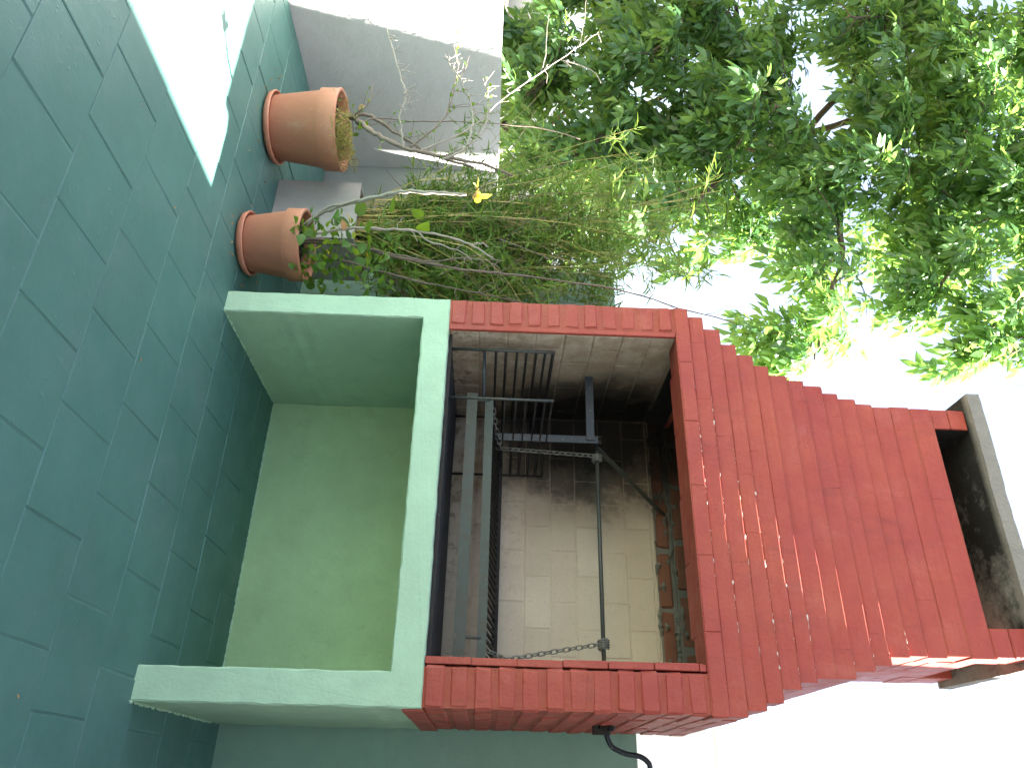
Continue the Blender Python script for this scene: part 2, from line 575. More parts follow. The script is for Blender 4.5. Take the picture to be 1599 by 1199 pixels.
# the house along the right of the patio, outside the frame: it shades the patio and the barbecue
hs = thing('house', 'plastered house along the right side of the patio with an added tower that shades the low wall', 'house', (3.5, -2, 0))
link('wall', MB().box(-1.24, 2.5, -2.6, 3.0, -.06, 3.88).mesh('wall', HOUSE_PLASTER), hs)
link('roof_slab', MB().box(-1.25, 2.55, -2.65, 3.0, 3.88, 3.99).mesh('roof_slab', HOUSE_PLASTER), hs)
tw = MB()  # added unseen tower, its raked side shaped to shade the low wall
prof = [(3.004, -.06), (4.17, -.06), (4.14, 7.7), (3.47, 7.7), (3.14, 6.33), (3.004, 5.7)]
n = len(prof)
tw.add([(-1.24, a, b) for a, b in prof] + [(1.2, a, b) for a, b in prof],
       [tuple(reversed(range(n))), tuple(range(n, 2 * n))] + [(i, (i + 1) % n, n + (i + 1) % n, n + i) for i in range(n)])
me = tw.mesh('shade_tower', HOUSE_PLASTER)
fix_normals(me)
link('shade_tower', me, hs)

# ------------------------------------------------------------------ the barbecue
W, H1, H2 = 1.544, .793, .90
PL, PR = .0962, 1.4362          # inner faces of the green piers
BL, BR = .1407, 1.4094          # inner faces of the brick piers
ZT = 1.814                      # underside of the lintel
D = .90
bbq = thing('barbecue', 'red brick barbecue with stepped hood and chimney on a mint green plinth', 'barbecue', (0, 0, 0))

def plinth_mesh():
    out = [(0, -.01), (PL, -.01), (PL, H1), (PR, H1), (PR, -.01), (W, -.01), (W, H2), (0, H2)]
    pts = []
    for i, (a, b) in enumerate(zip(out, out[1:] + out[:1])):
        L = math.dist(a, b)
        m = max(2, int(L / .035))
        for q in range(m):
            t = q / m
            p = (a[0] + (b[0] - a[0]) * t, a[1] + (b[1] - a[1]) * t)
            if q:
                p = (p[0] + random.gauss(0, .0011), p[1] + random.gauss(0, .0011))
            pts.append(p)
    n = len(pts)
    V, F = [], []
    def ring(inset, yy, j):
        for i, p in enumerate(pts):
            a, b = Vector(pts[i - 1]), Vector(pts[(i + 1) % n])
            t = (b - a).normalized()
            nrm = Vector((t.y, -t.x))        # outward for a counter clockwise outline
            k = inset * random.uniform(.6, 1.5)
            V.append((p[0] - nrm.x * k, yy + random.uniform(-j, j), p[1] - nrm.y * k))
    ring(.005, 0.0, .0004)
    ring(.0, .006, .001)
    ring(.0, .3, .0)
    ring(.0, D, .0)
    for r_ in range(3):
        for i in range(n):
            a, b = r_ * n + i, r_ * n + (i + 1) % n
            F.append((a, a + n, b + n, b))
    F.append(tuple(range(n)))
    F.append(tuple(reversed(range(3 * n, 4 * n))))
    me = mesh_from('plinth', V, F, MINT)
    fix_normals(me)
    return me
link('plinth', plinth_mesh(), bbq)
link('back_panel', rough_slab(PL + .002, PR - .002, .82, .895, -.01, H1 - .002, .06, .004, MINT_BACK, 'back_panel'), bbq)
# rough smear of mortar where the panel and the pier meet the floor
sm = MB()
for i in range(46):
    x = PL + .02 + (PR - PL - .04) * (i + random.random()) / 46
    w = random.uniform(.01, .03)
    sm.tube([(x - w, .822, .0), (x, .818, .001), (x + w, .822, .0)], [.002, random.uniform(.004, .009), .002], 5)
for i in range(30):
    yy = .8 * (i + random.random()) / 30
    w = random.uniform(.01, .025)
    sm.tube([(PL + .001, yy - w, 0), (PL + .002, yy, .001), (PL + .001, yy + w, 0)], [.002, random.uniform(.003, .007), .002], 5)
    sm.tube([(W + .001, yy - w, 0), (W + .002, yy, .001), (W + .001, yy + w, 0)], [.002, random.uniform(.003, .007), .002], 5)
mo = link('floor_seam', sm.mesh('floor_seam', MINT), bbq)
mo['kind'] = 'stuff'

# brick piers
NC = 12
ch = (ZT - H2) / NC
mor = MB()
mor.box(.004, BL - .0215, .0045, D - .01, H2, ZT)
mor.box(BR + .0085, W - .004, .0045, .139, H2, ZT)
mor.box(BR + .03, W - .004, .139, D - .01, H2, ZT)
for k in range(NC):
    z0, z1 = H2 + k * ch, H2 + (k + 1) * ch
    a, b = z0 + (.0005 if k == 0 else .006), z1 - .006
    dl = .23 if k % 2 else .115
    brick('brick', bbq, 0, BL - .022, 0, dl, a, b, RED, .009, .002, 6, .0022)
    brick('brick', bbq, BR + .006, W, 0, dl, a, b, RED, .009, .002, 6, .0022)
    yy = dl
    while yy < D - .03:
        y2 = min(yy + .23, D)
        if y2 - yy > .03:
            brick('brick', bbq, BR + .04, W, yy + .004, y2 - .004, a, b, RED, .007, .002, 4, .002)
        yy += .23
# red paint runs down over the end of the slab on the right
link('paint_skirt', rough_slab(W + .001, W + .006, .012, D - .004, .838, H2 + .004, .03, .004, RED, 'paint_skirt'), bbq)
# thin bricks on edge lining the jambs
zz = H2 + .001
while zz < ZT - .02:
    z2 = min(zz + .148, ZT - .001)
    brick('lining_brick', bbq, BR - .022, BR + .001, .004, .14, zz + .001, z2 - .001, RED, .002, .001, 4, .0012)
    zz += .148
brick('lining_brick', bbq, BL - .021, BL, .004, .018, H2 + .001, ZT - .001, RED, .002, .001, 1, 0)

# hood courses: measured left end, right end, front, top
tops = [1.872, 1.936, 2.006, 2.070, 2.140, 2.203, 2.283, 2.355, 2.437, 2.505, 2.585, 2.660, 2.740, 2.825, 2.915]
lefts = [0, .031, .075, .14, .176, .216, .247, .256, .272, .294, .308, .320, .322, .320, .321]
rights = [1.544, 1.545, 1.520, 1.490, 1.451, 1.428, 1.409, 1.405, 1.374, 1.353, 1.322, 1.312, 1.311, 1.310, 1.310]
fronts = [0, .0155, .033, .0475, .064, .079, .0985, .1155, .135, .151, .170, .188, .200, .206, .208]
zb = ZT
for i, (zt, xl, xr, yf) in enumerate(zip(tops, lefts, rights, fronts)):
    flat = i >= 11
    j = .0022 if not flat else .0012
    ins = .0022 if not flat else .0014
    # recessed joint ring
    mor.box(xl + ins, xr - ins, yf + ins, yf + .10, zb, zt - .0004)
    mor.box(xl + ins, xl + .10, yf + .10, D - ins, zb, zt - .0004)
    mor.box(xr - .10, xr - ins, yf + .10, D - ins, zb, zt - .0004)
    mor.box(xl + .10, xr - .10, D - .04, D - ins, zb, zt - .0004)
    a, b = zb + .0006, zt - .0003
    n = 6 if i < 8 else 5
    w = (xr - xl) / n
    cuts = [xl + w * q for q in range(n + 1)]
    if i % 2:
        cuts = [xl] + [xl + w * (q + .5) for q in range(n)] + [xr]
    for p, q in zip(cuts, cuts[1:]):
        depth = .11
        if i == 0:
            depth = .13 + random.uniform(-.012, .05)
        e0 = 0 if p == xl else -.0008
        e1 = random.uniform(-.006, .003) if q == xr else -.0008
        if p == xl:
            e0 = random.uniform(-.004, .003)
        brick('brick' if i else 'lintel_brick', bbq, p + e0, q - e1, yf, yf + depth, a, b, RED, (.0006, .0056, .0056) if i else (.004, .005, .004), .0007, 6, .0006)
    yy = yf + .112
    st = .23 if i % 2 else .17
    while yy < D - .04:
        y2 = min(yy + st, D)
        if not (zt > 2.905 and False):
            brick('brick', bbq, xr - .11, xr, yy + .0004, y2 - .0004, a, b, RED, (.005, .0014, .005), .0012, 4, .0012)
        yy, st = y2, .23
    zb = zt
# ragged off-white mortar beads, painting in the sun glint along the hood lips
lip_glint = painted('lip_glint_mortar', (.62, .55, .50), .1, .8, .4)
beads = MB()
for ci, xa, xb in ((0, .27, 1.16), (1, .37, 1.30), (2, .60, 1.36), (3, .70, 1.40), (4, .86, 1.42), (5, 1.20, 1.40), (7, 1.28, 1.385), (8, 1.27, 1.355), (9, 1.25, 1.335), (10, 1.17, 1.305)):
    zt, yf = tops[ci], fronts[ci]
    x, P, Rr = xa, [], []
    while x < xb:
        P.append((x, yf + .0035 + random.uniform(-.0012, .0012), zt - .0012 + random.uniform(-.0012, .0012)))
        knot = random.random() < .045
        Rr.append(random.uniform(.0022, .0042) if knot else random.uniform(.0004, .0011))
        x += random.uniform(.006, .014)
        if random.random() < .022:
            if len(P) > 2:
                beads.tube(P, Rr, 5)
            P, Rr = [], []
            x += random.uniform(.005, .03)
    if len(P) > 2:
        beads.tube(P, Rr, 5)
link('lip_glint_bead', beads.mesh('lip_glint_bead', lip_glint), bbq)['kind'] = 'stuff'
# chimney top: corner piers round the smoke openings
xl, xr, yf, zt = .321, 1.310, .208, 3.058
for (x0, x1, y0, y1) in ((xl, xl + .088, yf, yf + .12), (xr - .105, xr, yf, yf + .12)):
    for q in range(2):
        a = zb + (zt - zb) / 2 * q
        brick('brick', bbq, x0, x1, y0, y1, a + .001, a + (zt - zb) / 2 - .0005, RED, .004, .001, 3, .001)
brick('brick', bbq, xr - .11, xr, .74, D, zb + .001, zt - .0005, RED, .004, .001, 1, .001)
brick('brick', bbq, xl, xl + .11, .74, D, zb + .001, zt - .0005, RED, .004, .001, 1, .001)
mor.box(xl + .11, xr - .11, D - .1, D - .003, zb, zt)
mor.box(xl + .003, xl + .088, yf + .12, .74, zb, zt)
me = mor.mesh('mortar', RED_JOINT)
link('mortar', me, bbq)

# sooty flue inside hood and chimney (open below and above)
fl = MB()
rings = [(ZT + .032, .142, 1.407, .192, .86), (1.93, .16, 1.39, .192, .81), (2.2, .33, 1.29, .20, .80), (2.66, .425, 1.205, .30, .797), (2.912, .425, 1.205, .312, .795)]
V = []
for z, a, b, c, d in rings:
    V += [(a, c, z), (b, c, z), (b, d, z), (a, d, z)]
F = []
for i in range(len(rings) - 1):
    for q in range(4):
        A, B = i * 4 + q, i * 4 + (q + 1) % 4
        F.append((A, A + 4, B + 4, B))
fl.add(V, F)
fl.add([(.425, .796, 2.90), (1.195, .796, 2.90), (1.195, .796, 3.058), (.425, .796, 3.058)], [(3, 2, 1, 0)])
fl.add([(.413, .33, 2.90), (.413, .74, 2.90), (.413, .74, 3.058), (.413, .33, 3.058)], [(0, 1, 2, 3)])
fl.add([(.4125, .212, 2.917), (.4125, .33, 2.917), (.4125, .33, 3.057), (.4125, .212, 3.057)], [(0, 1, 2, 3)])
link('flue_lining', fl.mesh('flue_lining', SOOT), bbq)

def cap_mesh():
    bm = bmesh.new()
    me0 = rough_slab(.262, 1.335, .172, .87, 3.060, 3.113, .035, .007, CAP, 'chimney_cap')
    return me0
link('chimney_cap', cap_mesh(), bbq)

# hearth floor
link('hearth_floor', rough_slab(BL - .002, BR + .002, .055, .80, H2 - .01, H2 + .006, .06, .002, ASH, 'hearth_floor'), bbq)
link('front_lip', MB().bar((BL - .002, .052, H2 + .006), (BR, .052, H2 + .006), .01, .016).mesh('front_lip', STEEL_DARK), bbq)

# firebrick lining
fj = MB()
fj.box(BL - .018, BR + .004, .806, .88, H2, 1.852)
fj.box(BL - .019, BL - .0035, .0195, .81, H2, ZT + .06)
fj.box(BR + .0035, BR + .03, .141, .81, H2, ZT + .06)
link('firebrick_joint', fj.mesh('firebrick_joint', FIRE_JOINT), bbq)
FC, FLN = .1165, .228
z = H2 + .004
k = 0
while z < 1.84:
    z1 = min(z + FC, 1.851)
    x = BL - (.114 if k % 2 else .0) - .02
    while x < BR:
        a, b = max(x, BL), min(x + FLN, BR)
        if b - a > .02:
            brick('firebrick', bbq, a + .003, b - .003, .803, .85, z + .003, z1 - .003, FIRE, .003, .0012, 4, .0015)
        x += FLN
    y = .019 - (.114 if k % 2 else 0)
    while y < .80:
        a, b = max(y, .019), min(y + FLN, .80)
        if b - a > .02:
            brick('firebrick', bbq, BL - .018, BL, a + .003, b - .003, z + .003, min(z1, ZT + .03) - .003, FIRE, .003, .0012, 4, .0012)
            if a > .142:
                brick('firebrick', bbq, BR, BR + .018, a + .003, b - .003, z + .003, min(z1, ZT + .03) - .003, FIRE, .003, .0012, 4, .0012)
        y += FLN
    z += FC
    k += 1
# raw bricks in grey mortar at the throat, leaning forward
rj = MB()
for k in range(4):
    z0 = 1.856 + k * .078
    yb = .792 - k * .012
    rj.box(BL - .01, BR, yb + .006, .86, z0 - .004, z0 + .078 + .002)
    x = BL - random.uniform(.03, .2)
    while x < BR:
        w = random.uniform(.2, .24)
        a, b = max(x, BL), min(x + w, BR)
        if b - a > .04:
            brick('raw_brick', bbq, a, b, yb, yb + .1, z0 + .001, z0 + .054 + random.uniform(0, .008), RAW, .007, .003, 4, .004)
        x += w + random.uniform(.012, .03)
bmm = rj
for i in range(60):          # squeezed out mortar blobs
    x = random.uniform(BL + .05, BR)
    zz = 1.856 + random.choice((0, .066, .144)) + random.uniform(-.008, .006)
    w = random.uniform(.01, .035)
    bmm.tube([(x - w, .796, zz), (x, .79, zz + random.uniform(-.004, .004)), (x + w, .796, zz)], [.004, random.uniform(.006, .014), .004], 6)
for i in range(26):          # mortar smeared over the brick faces
    x = random.uniform(BL + .05, BR - .05)
    zz = 1.87 + random.random() * .09
    w = random.uniform(.012, .04)
    bmm.tube([(x - w, .789, zz), (x, .781, zz + random.uniform(-.01, .01)), (x + w, .789, zz)], [.003, random.uniform(.006, .013), .003], 6)
rjo = link('grey_joint', rj.mesh('grey_joint', RAW_JOINT), bbq)

# ------------------------------------------------------------------ ironwork in the hearth
gr = thing('grill_grate', 'steel grill grate with two pale front rails hanging across the hearth', 'grill grate', (.84, .25, 1.06))
def rel(o, pts):
    return [tuple(Vector(p) - o.location) for p in pts]
def part_bar(name, par, a, b, w, h, mat, up=(0, 0, 1)):
    return link(name, MB().bar(*rel(par, (a, b)), w, h, up).mesh(name, mat), par)
def part_rod(name, par, pts, r, mat, n=8):
    return link(name, MB().tube(rel(par, pts), r, n).mesh(name, mat, True), par)
part_bar('front_rail', gr, (.317, .25, 1.072), (1.372, .25, 1.079), .008, .034, STEEL_PALE)
part_bar('grease_rail', gr, (.303, .243, 1.001), (1.362, .243, .999), .006, .043, STEEL_PALE)
part_bar('grease_trough', gr, (.306, .268, .981), (1.360, .268, .979), .045, .004, STEEL)
for x in (.335, 1.285):
    part_rod('link_rod', gr, [(x, .246, 1.0), (x, .246, 1.075)], .0045, STEEL)
part_bar('side_rail', gr, (.322, .254, 1.072), (.345, .66, 1.128), .006, .026, STEEL_DARK)
part_bar('side_rail', gr, (1.368, .254, 1.072), (1.372, .66, 1.128), .006, .026, STEEL_DARK)
part_bar('rear_rail', gr, (.345, .66, 1.128), (1.372, .66, 1.128), .006, .026, STEEL_DARK)
NB = 34
for i in range(NB):
    x = .345 + (1.35 - .345) * i / (NB - 1)
    part_bar('grate_bar', gr, (x, .256, 1.066), (x + .012 * (1 - i / NB), .656, 1.124), .012, .010, STEEL_DARK)

def chain_mesh(pts, link_len=.032, r=.0026, w=.0085):
    mb = MB()
    P = [Vector(p) for p in pts]
    segs = []
    for a, b in zip(P, P[1:]):
        n = max(1, round((b - a).length / (link_len * .78)))
        for i in range(n):
            segs.append((a + (b - a) * (i / n), a + (b - a) * ((i + 1) / n)))
    for i, (a, b) in enumerate(segs):
        c = (a + b) / 2
        d = (b - a).normalized()
        q = Vector((.35, 1, .2)) if abs(d.y) < .8 else Vector((1, 0, .3))
        s_ = d.cross(q).normalized()
        u_ = s_.cross(d)
        ax = s_ if i % 2 else u_
        L = link_len / 2
        loop = []
        for t in range(10):
            an = 2 * math.pi * t / 10
            e = d * (math.cos(an) * w + (L - w) * (1 if math.cos(an) > 0 else -1)) + ax * (math.sin(an) * w)
            loop.append(c + e)
        loop.append(loop[0])
        mb.tube(loop, r, 5, False)
    return mb

def coil(x, y, z, turns, rr, length):
    return [(x + length * t / (turns * 8), y + rr * math.cos(t * math.pi / 4), z + rr * math.sin(t * math.pi / 4)) for t in range(turns * 8 + 1)]
RODY, RODZ = .47, 1.548
rl = (.46, .45, 1.13)                    # ring of the left bridle
c1 = chain_mesh([(.335, .27, 1.085), (.41, .36, 1.105), rl])
for seg in ([(.352, .62, 1.135), (.42, .54, 1.10), rl], [rl, (.472, .468, RODZ - .012)]):
    m_ = chain_mesh(seg)
    c1.add(m_.v, m_.f)
m_ = chain_mesh(coil(.468, RODY, RODZ, 3, .018, .03), .022, .0024, .006)
c1.add(m_.v, m_.f)
thing('chain', 'left steel chain running from the grate up to the lifting rod', 'chain', group='chains lifting the grate', me=c1.mesh('chain', CHAIN, True))
rl = (1.333, .40, 1.171)
c2 = chain_mesh([(1.322, .265, 1.095), (1.328, .34, 1.135), rl])
for seg in ([(1.32, .63, 1.135), (1.33, .5, 1.15), rl], [rl, (1.258, .462, RODZ - .012)]):
    m_ = chain_mesh(seg)
    c2.add(m_.v, m_.f)
m_ = chain_mesh(coil(1.24, RODY - .002, RODZ, 4, .018, .035), .022, .0026, .007)
c2.add(m_.v, m_.f)
thing('chain', 'right pale chain with a knot of links round the lifting rod', 'chain', group='chains lifting the grate', me=c2.mesh('chain', CHAIN, True))

ck = thing('lifting_crank', 'dark steel crank rod through the hearth with its handle outside on the right', 'crank', (W, RODY, RODZ))
part_rod('crank_rod', ck, [(.40, RODY, RODZ), (W + .03, RODY, RODZ)], .0085, STEEL)
part_rod('crank_handle', ck, smooth_path([(W + .02, RODY, RODZ), (W + .045, RODY, RODZ + .004), (W + .072, RODY, RODZ + .022), (W + .092, RODY, RODZ + .07), (W + .098, RODY, RODZ + .115), (W + .115, RODY, RODZ + .145), (W + .145, RODY, RODZ + .155), (W + .28, RODY, RODZ + .158)], 4), .0095, STEEL_BLUE, 10)
part_bar('bearing_block', ck, (W + .016, RODY, RODZ - .05), (W + .016, RODY, RODZ + .012), .03, .03, STEEL_DARK)
link('bearing_plate', MB().tube(rel(ck, [(W + .0005, RODY, RODZ), (W + .012, RODY, RODZ)]), .034, 14).mesh('bearing_plate', STEEL_DARK), ck)
part_bar('bearing_pin', ck, (W + .012, RODY - .045, RODZ + .012), (W + .012, RODY + .045, RODZ + .012), .016, .016, STEEL_DARK)
# frame carrying the left end of the rod
part_bar('wall_bracket', ck, (BL - .004, .36, 1.508), (.428, .40, 1.512), .008, .034, STEEL_BLUE)
part_bar('post', ck, (.425, .405, 1.10), (.425, .405, 1.545), .032, .006, STEEL_BLUE, (0, 1, 0))
part_bar('post_flange', ck, (.410, .42, 1.10), (.410, .42, 1.56), .005, .034, STEEL_DARK, (0, 1, 0))
part_bar('pivot_bar', ck, (.38, RODY - .004, RODZ), (.42, RODY - .004, RODZ), .016, .04, STEEL_DARK)
part_bar('brace', ck, (.44, .45, 1.545), (.62, .79, 1.90), .006, .024, STEEL_PALE, (0, -1, .3))

fb = thing('fire_basket', 'blackened iron fire basket of bars standing in the left corner of the hearth', 'fire basket', (.3, .4, H2 + .006))
zb0, zt0 = H2 + .008, 1.328
for (x, y, r_) in ((.182, .09, .0065), (.402, .095, .0055), (.182, .72, .006), (.47, .735, .006)):
    part_rod('upright', fb, [(x, y, zb0), (x, y, zt0)], r_, STEEL if y < .2 else STEEL_DARK)
part_rod('front_rod', fb, [(.182, .09, 1.046), (.402, .095, 1.05)], .006, STEEL_BLUE)
for z in (1.093, 1.134, 1.179, 1.218, 1.258, 1.294, 1.325):
    part_rod('bar', fb, [(.182, .09, z), (.182, .72, z)], .0055, STEEL_DARK)
    part_rod('bar', fb, [(.182, .72, z), (.47, .735, z)], .0055, STEEL_DARK)
for z in (1.134, 1.179, 1.218, 1.258, 1.294, 1.322):
    part_rod('bar', fb, [(.402, .095, z), (.47, .735, z)], .0035, STEEL_DARK)
part_rod('bar', fb, [(.182, .09, zt0), (.182, .72, zt0)], .006, STEEL_DARK)

# ------------------------------------------------------------------ leaf templates
def leaflet(L, w, droop=.12, fold=.25):
    V = [(0, 0, 0), (L * .42, w / 2, fold * w * .5), (L * .42, -w / 2, fold * w * .5), (L * .45, 0, 0), (L, 0, -L * droop), (L * .75, w * .3, fold * w * .2 - L * droop * .5), (L * .75, -w * .3, fold * w * .2 - L * droop * .5)]
    F = [(0, 3, 1), (0, 2, 3), (3, 4, 5), (3, 5, 1), (3, 6, 4), (3, 2, 6)]
    return np.array(V), F

def compound(seed, n=5, L=.115, w=.045, stem=.17):
    rr = random.Random(seed)
    V, F = [], []
    def put(p, yaw, pitch, roll, s):
        v, f = leaflet(L * s, w * s * rr.uniform(.85, 1.2), rr.uniform(.05, .3), rr.uniform(.1, .5))
        Mx = Matrix.Rotation(yaw, 3, 'Z') @ Matrix.Rotation(pitch, 3, 'Y') @ Matrix.Rotation(roll, 3, 'X')
        b = len(V)
        V.extend([Mx @ Vector(q) + Vector(p) for q in v])
        F.extend([tuple(b + i for i in t) for t in f])
    for i in range(n // 2):
        t = stem * (.35 + .55 * i / max(1, n // 2 - 1 or 1))
        z = -t * t * 1.2
        put((t, 0, z), rr.uniform(.7, 1.1), rr.uniform(.0, .6), rr.uniform(-.6, .6), rr.uniform(.75, 1.05))
        put((t, 0, z), -rr.uniform(.7, 1.1), rr.uniform(.0, .6), rr.uniform(-.6, .6), rr.uniform(.75, 1.05))
    put((stem, 0, -stem * stem * 1.2), rr.uniform(-.3, .3), rr.uniform(.1, .7), rr.uniform(-.5, .5), rr.uniform(.95, 1.2))
    # stalk
    b = len(V)
    V.extend([Vector((0, .0012, 0)), Vector((0, -.0012, 0)), Vector((stem, 0, -stem * stem * 1.2)), Vector((stem * .5, 0, .001 - stem * stem * .3))])
    F.extend([(b, b + 1, b + 3), (b + 1, b + 2, b + 3), (b, b + 3, b + 2)])
    return np.array([tuple(v) for v in V]), F

def scatter(templates, mats, choice):
    """join copies of the templates: mats is a list of 4x4 numpy arrays"""
    vs, fs, b = [], [], 0
    for m4, c in zip(mats, choice):
        v, f = templates[c]
        vs.append(v @ m4[:3, :3].T + m4[:3, 3])
        fs.append(np.array(f) + b)
        b += len(v)
    V = np.concatenate(vs)
    F = np.concatenate(fs)
    return V, F

def tri_mesh(name, V, F, mat):
    me = bpy.data.meshes.new(name)
    me.vertices.add(len(V))
    me.vertices.foreach_set('co', V.astype(np.float32).ravel())
    me.loops.add(F.size)
    me.loops.foreach_set('vertex_index', F.astype(np.int32).ravel())
    me.polygons.add(len(F))
    me.polygons.foreach_set('loop_start', np.arange(0, F.size, 3, dtype=np.int32))
    me.polygons.foreach_set('loop_total', np.full(len(F), 3, dtype=np.int32))
    me.update(calc_edges=True)
    me.validate()
    me.materials.append(mat)
    return me

def rot_to(d, roll, scale, pos):
    """4x4 with local x along d"""
    d = d.normalized()
    q = Vector((0, 0, 1)) if abs(d.z) < .93 else Vector((0, 1, 0))
    y_ = q.cross(d).normalized()
    z_ = d.cross(y_)
    Mx = Matrix((d, y_, z_)).transposed() @ Matrix.Rotation(roll, 3, 'X')
    m4 = np.eye(4)
    m4[:3, :3] = np.array(Mx) * scale
    m4[:3, 3] = pos
    return m4

def in_frame(p):
    d = Vector(p) - CAM
    z = d.dot(FWD)
    if z < .1:
        return False
    return abs(d.dot(UP) / z) < .68 and abs(d.dot(RIGHT) / z) < .51

# ------------------------------------------------------------------ the big tree beyond the wall
tree = thing('tree', 'tall leafy tree with drooping branches spreading over the low wall', 'tree', (-4.9, 3.7, -.06))
T0 = tree.location.copy()
limbs = []
trunk_pts = smooth_path([(-4.9, 3.7, -.06), (-4.8, 3.65, 1.2), (-5.0, 3.8, 2.6), (-4.9, 3.7, 4.0), (-4.5, 3.5, 5.6), (-4.3, 3.4, 7.6)], 5, .02)
link('trunk', MB().tube([p - T0 for p in trunk_pts], taper(len(trunk_pts), .15, .03), 12).mesh('trunk', BARK_DARK, True), tree)
def limb(pts, r0, r1, leafy):
    P = smooth_path(pts, 6, .022)
    link('branch', MB().tube([p - T0 for p in P], taper(len(P), r0, r1), 7).mesh('branch', BARK_DARK, True), tree)
    limbs.append((P, leafy))
# start on the trunk, end where the photo shows the tips; last number: how many leaf sprays
limb([(-4.8, 3.55, 3.4), (-3.7, 3.0, 4.2), (-2.6, 2.6, 4.1), (-1.75, 2.45, 3.75), (-1.22, 2.4, 3.55)], .05, .006, 300)
limb([(-4.6, 3.5, 4.6), (-3.6, 3.0, 5.4), (-2.7, 2.7, 5.3), (-2.05, 2.6, 4.75)], .045, .006, 260)
limb([(-4.5, 3.5, 5.6), (-3.2, 3.0, 6.6), (-2.5, 2.7, 6.2), (-1.95, 2.6, 5.5), (-1.72, 2.6, 5.2)], .05, .006, 190)
limb([(-4.9, 3.55, 2.6), (-3.9, 2.9, 3.2), (-3.1, 2.5, 3.0), (-2.45, 2.4, 2.55), (-2.2, 2.35, 2.25)], .04, .006, 250)
limb([(-4.9, 3.6, 2.0), (-4.2, 2.9, 2.4), (-3.5, 2.4, 2.0), (-2.9, 2.2, 1.55)], .035, .006, 230)
limb([(-4.9, 3.6, 1.6), (-4.6, 2.8, 1.9), (-4.2, 2.3, 1.6), (-3.6, 2.1, 1.25)], .03, .006, 220)
limb([(-4.9, 3.6, 2.4), (-4.7, 2.7, 2.9), (-4.4, 2.1, 2.6), (-3.8, 1.9, 2.1)], .035, .006, 230)
limb([(-4.8, 3.6, 3.2), (-4.4, 2.7, 3.8), (-3.8, 2.2, 3.6), (-3.2, 2.0, 3.1)], .04, .006, 250)
limb([(-4.7, 3.5, 4.2), (-4.4, 2.7, 5.0), (-3.7, 2.3, 4.8), (-3.0, 2.1, 4.2)], .04, .006, 250)
limb([(-4.6, 3.5, 5.0), (-4.6, 2.6, 5.8), (-4.0, 2.2, 5.6), (-3.4, 2.1, 5.1)], .04, .006, 230)
limb([(-4.4, 3.4, 6.4), (-3.6, 2.8, 7.0), (-3.0, 2.5, 6.7), (-2.6, 2.3, 6.1)], .04, .006, 230)
limb([(-4.8, 3.6, 3.0), (-5.4, 2.8, 3.5), (-5.3, 2.2, 3.3), (-4.9, 1.8, 2.8)], .04, .006, 200)
limb([(-4.7, 3.5, 4.4), (-5.3, 2.7, 5.0), (-5.1, 2.2, 4.8), (-4.6, 1.9, 4.2)], .04, .006, 200)
limb([(-4.9, 3.7, 1.8), (-4.4, 3.6, 2.4), (-3.8, 3.5, 2.2), (-3.2, 3.3, 1.7)], .03, .006, 200)
limb([(-4.8, 3.6, 3.8), (-4.1, 3.6, 4.4), (-3.4, 3.4, 4.1), (-2.9, 3.2, 3.5)], .035, .006, 200)
limb([(-4.6, 3.5, 5.2), (-3.9, 3.4, 6.0), (-3.3, 3.2, 5.8), (-2.8, 3.0, 5.2)], .035, .006, 200)
limb([(-4.9, 3.7, 1.0), (-4.9, 3.0, 1.4), (-4.8, 2.4, 1.3), (-4.4, 2.1, 1.1)], .03, .006, 220)

limb([(-4.5, 3.5, 5.8), (-5.0, 2.8, 6.6), (-4.6, 2.3, 6.8), (-4.0, 2.1, 6.4)], .04, .006, 230)
limb([(-4.4, 3.4, 6.6), (-5.2, 2.8, 7.2), (-5.3, 2.3, 6.9), (-5.0, 2.0, 6.1)], .04, .006, 230)
limb([(-4.7, 3.5, 4.8), (-5.6, 2.8, 5.8), (-5.6, 2.3, 5.7), (-5.2, 2.0, 5.1)], .04, .006, 230)
limb([(-4.5, 3.5, 5.4), (-3.6, 3.4, 6.6), (-3.1, 3.2, 6.9), (-2.5, 3.0, 6.5)], .04, .006, 230)
limb([(-4.4, 3.4, 5.8), (-3.7, 2.8, 6.3), (-3.2, 2.5, 6.0), (-2.8, 2.3, 5.45)], .03, .006, 230)
limb([(-4.6, 3.5, 4.8), (-4.9, 2.9, 5.6), (-4.8, 2.5, 5.9), (-4.6, 2.4, 5.6)], .03, .006, 200)
limb([(-4.7, 3.6, 3.6), (-4.0, 3.0, 4.4), (-3.5, 2.7, 4.4), (-3.0, 2.5, 3.9)], .03, .006, 200)
limb([(-2.6, 2.72, 6.15), (-2.0, 2.5, 5.9), (-1.6, 2.4, 5.45), (-1.32, 2.4, 5.1)], .018, .005, 75)
limb([(-4.9, 3.7, 2.6), (-4.4, 3.2, 3.4), (-4.1, 2.9, 3.3), (-3.6, 2.7, 2.9)], .03, .006, 200)
limb([(-4.8, 3.6, 2.2), (-5.6, 3.0, 2.6), (-5.8, 2.6, 2.4), (-5.4, 2.3, 1.9)], .03, .006, 230)
limb([(-4.8, 3.6, 3.2), (-5.4, 3.1, 4.0), (-5.2, 2.8, 4.0), (-4.8, 2.6, 3.6)], .03, .006, 230)
limb([(-4.9, 3.6, 2.0), (-4.3, 3.2, 2.8), (-3.9, 2.8, 2.7), (-3.5, 2.6, 2.2)], .03, .006, 200)
temps = [compound(s, n=random.choice((5, 5, 7, 3)), L=.128, w=.047, stem=.19) for s in range(9)]
mats, choice = [], []
twigs = MB()
